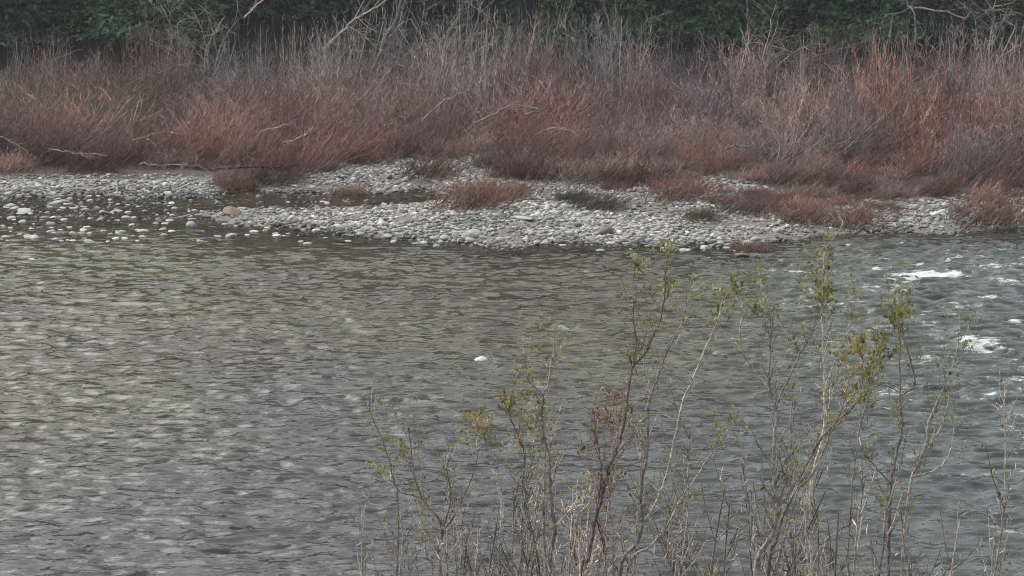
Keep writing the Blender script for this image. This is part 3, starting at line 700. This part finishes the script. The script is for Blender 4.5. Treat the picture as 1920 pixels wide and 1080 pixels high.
# ------------------------------------------------------------------ near saplings
def sapling(name, label, D, barkm, leafm, lines, leaf=None, dens=1.0, group=None, root=True):
    """lines: list of pixel lists, the first is the main stem from the bottom up; D is the distance"""
    base_px = lines[0][0][0]
    bp = atY(base_px[0], base_px[1], D); gz = float(ground_z(bp.x, D)); rootp = Vector((bp.x, D, gz - .05))
    t = thing(name, label, 'sapling', rootp, group)
    Ts, Tt, Lf = Tubes(7), Tubes(4), Leaves()
    tips = []
    for li, (pix, ra, rb) in enumerate(lines):
        off = 0 if li == 0 else random.uniform(-.5, .5); n_ = len(pix)
        # the limb starts on its stem and drifts to its own depth
        pts = [atY(px, py, D + off * (k / max(1, n_ - 1))) for k, (px, py) in enumerate(pix)]
        if pix[0][1] >= 1060:
            b0 = pts[0]; gz0 = float(ground_z(b0.x, b0.y)); pts = [Vector((b0.x + (rootp.x - b0.x) * .3, b0.y, gz0 - .05))] + pts
        pts = smooth(pts, 5); m = len(pts)
        pts = [p + Vector((random.gauss(0, .006), random.gauss(0, .01), 0)) for p in pts]
        pts[0] = pts[0]
        ra *= .8; rb *= .85
        rad = [ra + (rb - ra) * (k / (m - 1)) for k in range(m)]
        Ts.add([p - rootp for p in pts], rad)
        # twigs with buds, alternate up the stem
        L_all = sum((pts[k + 1] - pts[k]).length for k in range(m - 1)); nt_ = int(L_all * 9.5 * dens)
        for k in range(nt_):
            f = random.uniform(.12, 1.0) * (m - 1.001); j = int(f); q = pts[j].lerp(pts[j + 1], f - j)
            d0 = (pts[j + 1] - pts[j]).normalized(); a = random.uniform(0, 6.283)
            sd = Vector((math.cos(a), math.sin(a) * .8, 0)); d = (d0 * .9 + sd * random.uniform(.35, .8)).normalized()
            L = random.uniform(.15, .62) * (1.1 - .35 * f / m); r = max(.0035, rad[j] * .32)
            tw = [q]; p = q.copy()
            for s_ in range(3):
                d = (d + Vector((random.gauss(0, .12), random.gauss(0, .12), .13))).normalized(); p = p + d * L / 3; tw.append(p.copy())
            Tt.add([p_ - rootp for p_ in tw], [r, r * .8, r * .6, r * .35])
            for s_ in range(random.randint(2, 4)):      # buds and spurs
                g_ = random.uniform(.2, 1) * 2.99; jj = int(g_); qq = tw[jj].lerp(tw[jj + 1], g_ - jj)
                e = (d + Vector((random.gauss(0, .6), random.gauss(0, .6), random.gauss(.2, .3)))).normalized(); l = random.uniform(.025, .13)
                Tt.add([qq - rootp, qq + e * l * .6 - rootp, qq + e * l - rootp], [.0035, .006 if l < .05 else .003, .002])
                if l > .05 : tips.append(qq + e * l)
            tips.append(tw[-1]); tips.append(tw[2])
    # leaves: only round the leafy spots
    for p in tips:
        v = Matrix.Rotation(R(PITCH), 3, 'X')
        rel = p - Vector((0, 0, CAM_H)); fwd = rel.y * CP - rel.z * SP; upv = rel.y * SP + rel.z * CP
        px = 960 + FPX * rel.x / fwd; py = 540 - FPX * upv / fwd
        wgt = .07
        for (lx, ly, lr, la) in (leaf or []):
            wgt = max(wgt, la * math.exp(-((px - lx) ** 2 + (py - ly) ** 2) / (lr * lr)))
        for _ in range(10):
            if random.random() < wgt:
                Lf.add(p - rootp + Vector((random.gauss(0, .02), random.gauss(0, .02), random.gauss(0, .02))), random.uniform(.03, .07), .55, Vector((random.gauss(0, .6), random.gauss(0, .6), 1)))
    obj('stem', Ts.mesh('stem'), barkm, t); obj('twigs', Tt.mesh('twigs'), M_stemd if barkm is not M_stemr else M_stemr, t)
    if Lf.f: obj('leaves', Lf.mesh('leaves'), leafm, t)
    return t
SP_ = 'alder_sapling'
sapling(SP_, 'low dark stemmed sapling with a forked crown, leftmost of the near saplings', 22.5, M_stemd, M_bud,
        [([(827, 1085), (823, 1033), (830, 987), (811, 959), (790, 932), (776, 885), (772, 850), (766, 800)], .03, .008),
         ([(790, 932), (745, 917), (731, 870), (720, 835), (702, 792), (692, 765)], .018, .006),
         ([(830, 987), (842, 948), (844, 909), (838, 878), (850, 835), (848, 790)], .02, .006),
         ([(828, 1000), (852, 967), (873, 924), (887, 889), (900, 840)], .014, .005),
         ([(812, 1085), (800, 1040), (790, 990), (790, 940)], .014, .008)],
        [(715, 845, 50, .55), (840, 790, 55, .4), (770, 830, 50, .3)])
sapling(SP_, 'pale grey sapling with a straight stem and forked tip, behind the leftmost sapling', 21.5, M_stemg, M_bud,
        [([(1029, 1085), (1033, 1033), (1040, 990), (1033, 928), (1029, 862), (1020, 815), (1015, 788), (1017, 738), (994, 718), (982, 664)], .034, .007),
         ([(1017, 738), (1029, 710), (1037, 660), (1040, 620)], .014, .006),
         ([(1040, 990), (1075, 948), (1107, 924)], .018, .008), ([(1024, 1085), (1018, 1000), (1022, 900), (1024, 820)], .022, .012)],
        [(1035, 645, 50, .55), (960, 750, 60, .5), (1000, 700, 70, .25)])
sapling(SP_, 'slim sapling with rusty orange and gold leaf tufts, left of the reddish stem', 22.8, M_stemd, M_gold,
        [([(1013, 1085), (990, 987), (980, 917), (984, 854), (970, 815), (952, 770)], .018, .006), ([(984, 870), (940, 830), (905, 790)], .012, .005), ([(980, 917), (930, 860), (890, 800)], .010, .005)],
        [(905, 785, 50, .5), (960, 755, 45, .45)])
sapling(SP_, 'reddish barked sapling whose long right limb reaches above the river bend', 20.8, M_stemr, M_bud,
        [([(1091, 1085), (1103, 1049), (1118, 971), (1134, 909), (1141, 878), (1157, 843), (1169, 804), (1178, 730), (1188, 687), (1211, 660), (1238, 595), (1247, 530), (1252, 478)], .03, .006),
         ([(1118, 971), (1124, 924), (1126, 870), (1116, 815), (1112, 770)], .018, .007), ([(1188, 687), (1193, 640), (1188, 580), (1190, 500)], .012, .005), ([(1118, 971), (1128, 1010), (1132, 1040)], .010, .006)],
        [(1250, 500, 50, .55), (1190, 500, 45, .5), (1150, 765, 60, .2)])
sapling(SP_, 'short rusty leaved sapling wrapped round the reddish stem', 21.2, M_stemr, M_rust,
        [([(1150, 1085), (1150, 1000), (1142, 930), (1146, 860), (1150, 800), (1156, 755)], .012, .005), ([(1142, 930), (1110, 880), (1095, 830)], .009, .004)],
        [(1150, 770, 60, .22), (1135, 900, 60, .15)])
sapling(SP_, 'tall pale grey sapling with two near parallel stems in the middle of the near saplings', 21.8, M_stemg, M_bud,
        [([(1161, 1085), (1192, 1022), (1204, 983), (1202, 913), (1214, 847), (1215, 777), (1219, 745), (1239, 695), (1250, 660), (1280, 600), (1288, 545)], .034, .006),
         ([(1204, 983), (1227, 948), (1247, 901), (1262, 839), (1278, 765), (1320, 660), (1345, 600), (1356, 560)], .024, .006),
         ([(1173, 1085), (1223, 1022), (1254, 979), (1280, 932), (1320, 870), (1370, 800)], .022, .007), ([(1219, 745), (1206, 700), (1215, 640)], .011, .005)],
        [(1285, 555, 50, .4), (1220, 570, 45, .35), (1360, 575, 40, .45), (1360, 800, 50, .4)])
sapling(SP_, 'bluish grey sapling with a candelabra of upright stems left of the gold leaf tuft', 20.5, M_stemg, M_bud,
        [([(1413, 1085), (1449, 1000), (1458, 947), (1453, 920), (1451, 849), (1456, 778), (1444, 733), (1444, 644), (1449, 600), (1452, 560)], .038, .007),
         ([(1456, 765), (1476, 716), (1502, 662), (1524, 618), (1530, 575)], .016, .006), ([(1444, 733), (1413, 693), (1387, 640), (1392, 580), (1400, 540)], .014, .006),
         ([(1458, 947), (1480, 920), (1482, 850), (1482, 787), (1490, 740)], .022, .008)],
        [(1400, 548, 50, .65), (1480, 610, 45, .45), (1445, 560, 40, .3), (1505, 850, 30, .4)])
sapling(SP_, 'grey sapling with two long limbs slanting right to the gold leaf tuft', 20.9, M_stemg, M_gold,
        [([(1440, 1085), (1462, 990), (1489, 920), (1529, 840), (1564, 796), (1609, 751), (1618, 700), (1615, 660)], .028, .007), ([(1489, 920), (1524, 889), (1556, 818), (1580, 760), (1600, 690)], .018, .006)],
        [(1612, 660, 60, .6), (1610, 740, 40, .3), (1500, 850, 25, .5)])
sapling(SP_, 'straight slender sapling with a green and gold tuft at its tip, tallest near the right', 22.2, M_stemd, M_bud,
        [([(1520, 1085), (1520, 1000), (1522, 900), (1545, 800), (1545, 690), (1541, 600), (1541, 530), (1548, 462)], .022, .006), ([(1545, 800), (1560, 740), (1575, 680), (1605, 560)], .010, .005)],
        [(1540, 548, 45, .9), (1550, 475, 30, .5), (1605, 570, 35, .5)])
sapling(SP_, 'single green leaved sapling standing just right of the gold leaf tuft', 22.6, M_stemd, M_bud,
        [([(1590, 1085), (1592, 1000), (1600, 900), (1612, 800), (1640, 700), (1650, 640)], .016, .006)], [(1635, 665, 60, .7), (1590, 650, 40, .6)])
sapling(SP_, 'dark sapling with an arched crown, second from the right', 21.4, M_stemd, M_bud,
        [([(1665, 1085), (1667, 991), (1671, 907), (1684, 840), (1691, 796), (1687, 733), (1687, 644), (1684, 600), (1690, 570)], .028, .006), ([(1689, 742), (1716, 716), (1698, 644), (1690, 600)], .014, .006),
         ([(1687, 735), (1655, 722), (1630, 728)], .010, .005), ([(1671, 907), (1645, 880), (1620, 850)], .012, .006)],
        [(1685, 600, 50, .7), (1720, 680, 40, .3)])
sapling(SP_, 'brown branching sapling spreading right over the teal water', 21.9, M_stemd, M_bud,
        [([(1690, 1085), (1697, 980), (1711, 893), (1733, 844), (1742, 787), (1773, 720), (1791, 667), (1800, 630)], .024, .006), ([(1733, 844), (1765, 800), (1780, 740)], .014, .006), ([(1711, 893), (1755, 880), (1780, 850), (1790, 790)], .012, .005)],
        [(1760, 700, 60, .15)])
sapling(SP_, 'lone thin dark wand at the far right edge of the view', 22.3, M_stemd, M_bud,
        [([(1867, 1085), (1880, 991), (1884, 850), (1884, 707)], .014, .006)], [], .7)
# smaller shoots filling in between
proto = []
for i in range(8):
    rnd = random.Random(900 + i); T = Tubes(5); Tt = Tubes(3); Lf = Leaves()
    h = 1.6; n_s = rnd.choice([2, 3, 3, 4])
    for s_ in range(n_s):
        p = Vector((rnd.gauss(0, .05), rnd.gauss(0, .05), -.1)); d = Vector((rnd.gauss(0, .12), rnd.gauss(0, .12), 1)); pts = [p.copy()]; hh = h * rnd.uniform(.6, 1.05)
        for k in range(7):
            d = d + Vector((rnd.gauss(0, .09), rnd.gauss(0, .09), .05)); p = p + d.normalized() * hh / 7; pts.append(p.copy())
        T.add(pts, [.012 * (1 - .65 * k / 7) for k in range(8)])
        for k in range(15):
            f = rnd.uniform(.8, 6.9); j = int(f); q = pts[j].lerp(pts[j + 1], f - j); e = Vector((rnd.gauss(0, .5), rnd.gauss(0, .4), 1)).normalized(); L = rnd.uniform(.08, .4)
            Tt.add([q, q + e * L * .5, q + (e + Vector((0, 0, .2))).normalized() * L], [.005, .004, .002])
            for _ in range(2):
                b_ = q + e * L * rnd.uniform(.3, 1); e2 = Vector((rnd.gauss(0, 1), rnd.gauss(0, 1), .8)).normalized(); Tt.add([b_, b_ + e2 * .02, b_ + e2 * rnd.uniform(.03, .07)], [.0035, .005, .002])
            if rnd.random() < (.35 if i % 2 else .12): Lf.add(q + e * L, rnd.uniform(.03, .06), .5, Vector((rnd.gauss(0, .5), rnd.gauss(0, .5), 1)))
    a = T.mesh('stem'); b_ = Tt.mesh('twigs'); c = Lf.mesh('leaves') if Lf.f else None
    a.materials.append(M_stemd if i % 3 else M_stemg); b_.materials.append(M_stemd); 
    if c: c.materials.append(M_bud)
    proto.append((a, b_, c))
for i in range(34):
    u = random.triangular(690, 1900, 1500) if i % 4 else random.uniform(690, 1150)
    D = random.uniform(20.0, 24.5)
    top = np.interp(u, [690, 850, 1100, 1300, 1700, 1900], [900, 880, 830, 780, 760, 850]) + abs(random.gauss(0, 110))
    top = min(top, 1050)
    tp = atY(u, top, D); gz = float(ground_z(tp.x, D)); hgt = tp.z - gz
    third = 'left' if u < 1100 else ('middle' if u < 1500 else 'right')
    t = thing('young_shoot', f'thin bare budding shoot among the near saplings, {third} part of the clump', 'shoot', (tp.x, D, gz), f'thin shoots in the {third} part of the near clump')
    s = hgt / 1.55; t.scale = (max(s * .8, .8), max(s * .8, .8), s); t.rotation_euler = (0, 0, random.uniform(0, 6.28))
    for nm, me in zip(('stem', 'twigs', 'leaves'), proto[i % 8]):
        if me: obj(nm, me, None, t)

# ------------------------------------------------------------------ the damp air over the river
m = bpy.data.materials.new('haze'); m.use_nodes = True; m.node_tree.nodes.clear()
pv = m.node_tree.nodes.new('ShaderNodeVolumePrincipled'); pv.inputs['Density'].default_value = 0.0003; pv.inputs['Color'].default_value = (.82, .88, .93, 1); pv.inputs['Anisotropy'].default_value = .2
mo = m.node_tree.nodes.new('ShaderNodeOutputMaterial'); m.node_tree.links.new(pv.outputs[0], mo.inputs['Volume'])
x0, x1, y0, y1, z0, z1 = -405, 405, -65, 805, -4, 130
v = [(x, y, z) for z in (z0, z1) for y in (y0, y1) for x in (x0, x1)]
f = [(0, 2, 3, 1), (4, 5, 7, 6), (0, 1, 5, 4), (2, 6, 7, 3), (0, 4, 6, 2), (1, 3, 7, 5)]
tag(obj('haze', np_mesh('haze', v, f), m), 'thin damp air over the river', None, kind='stuff')
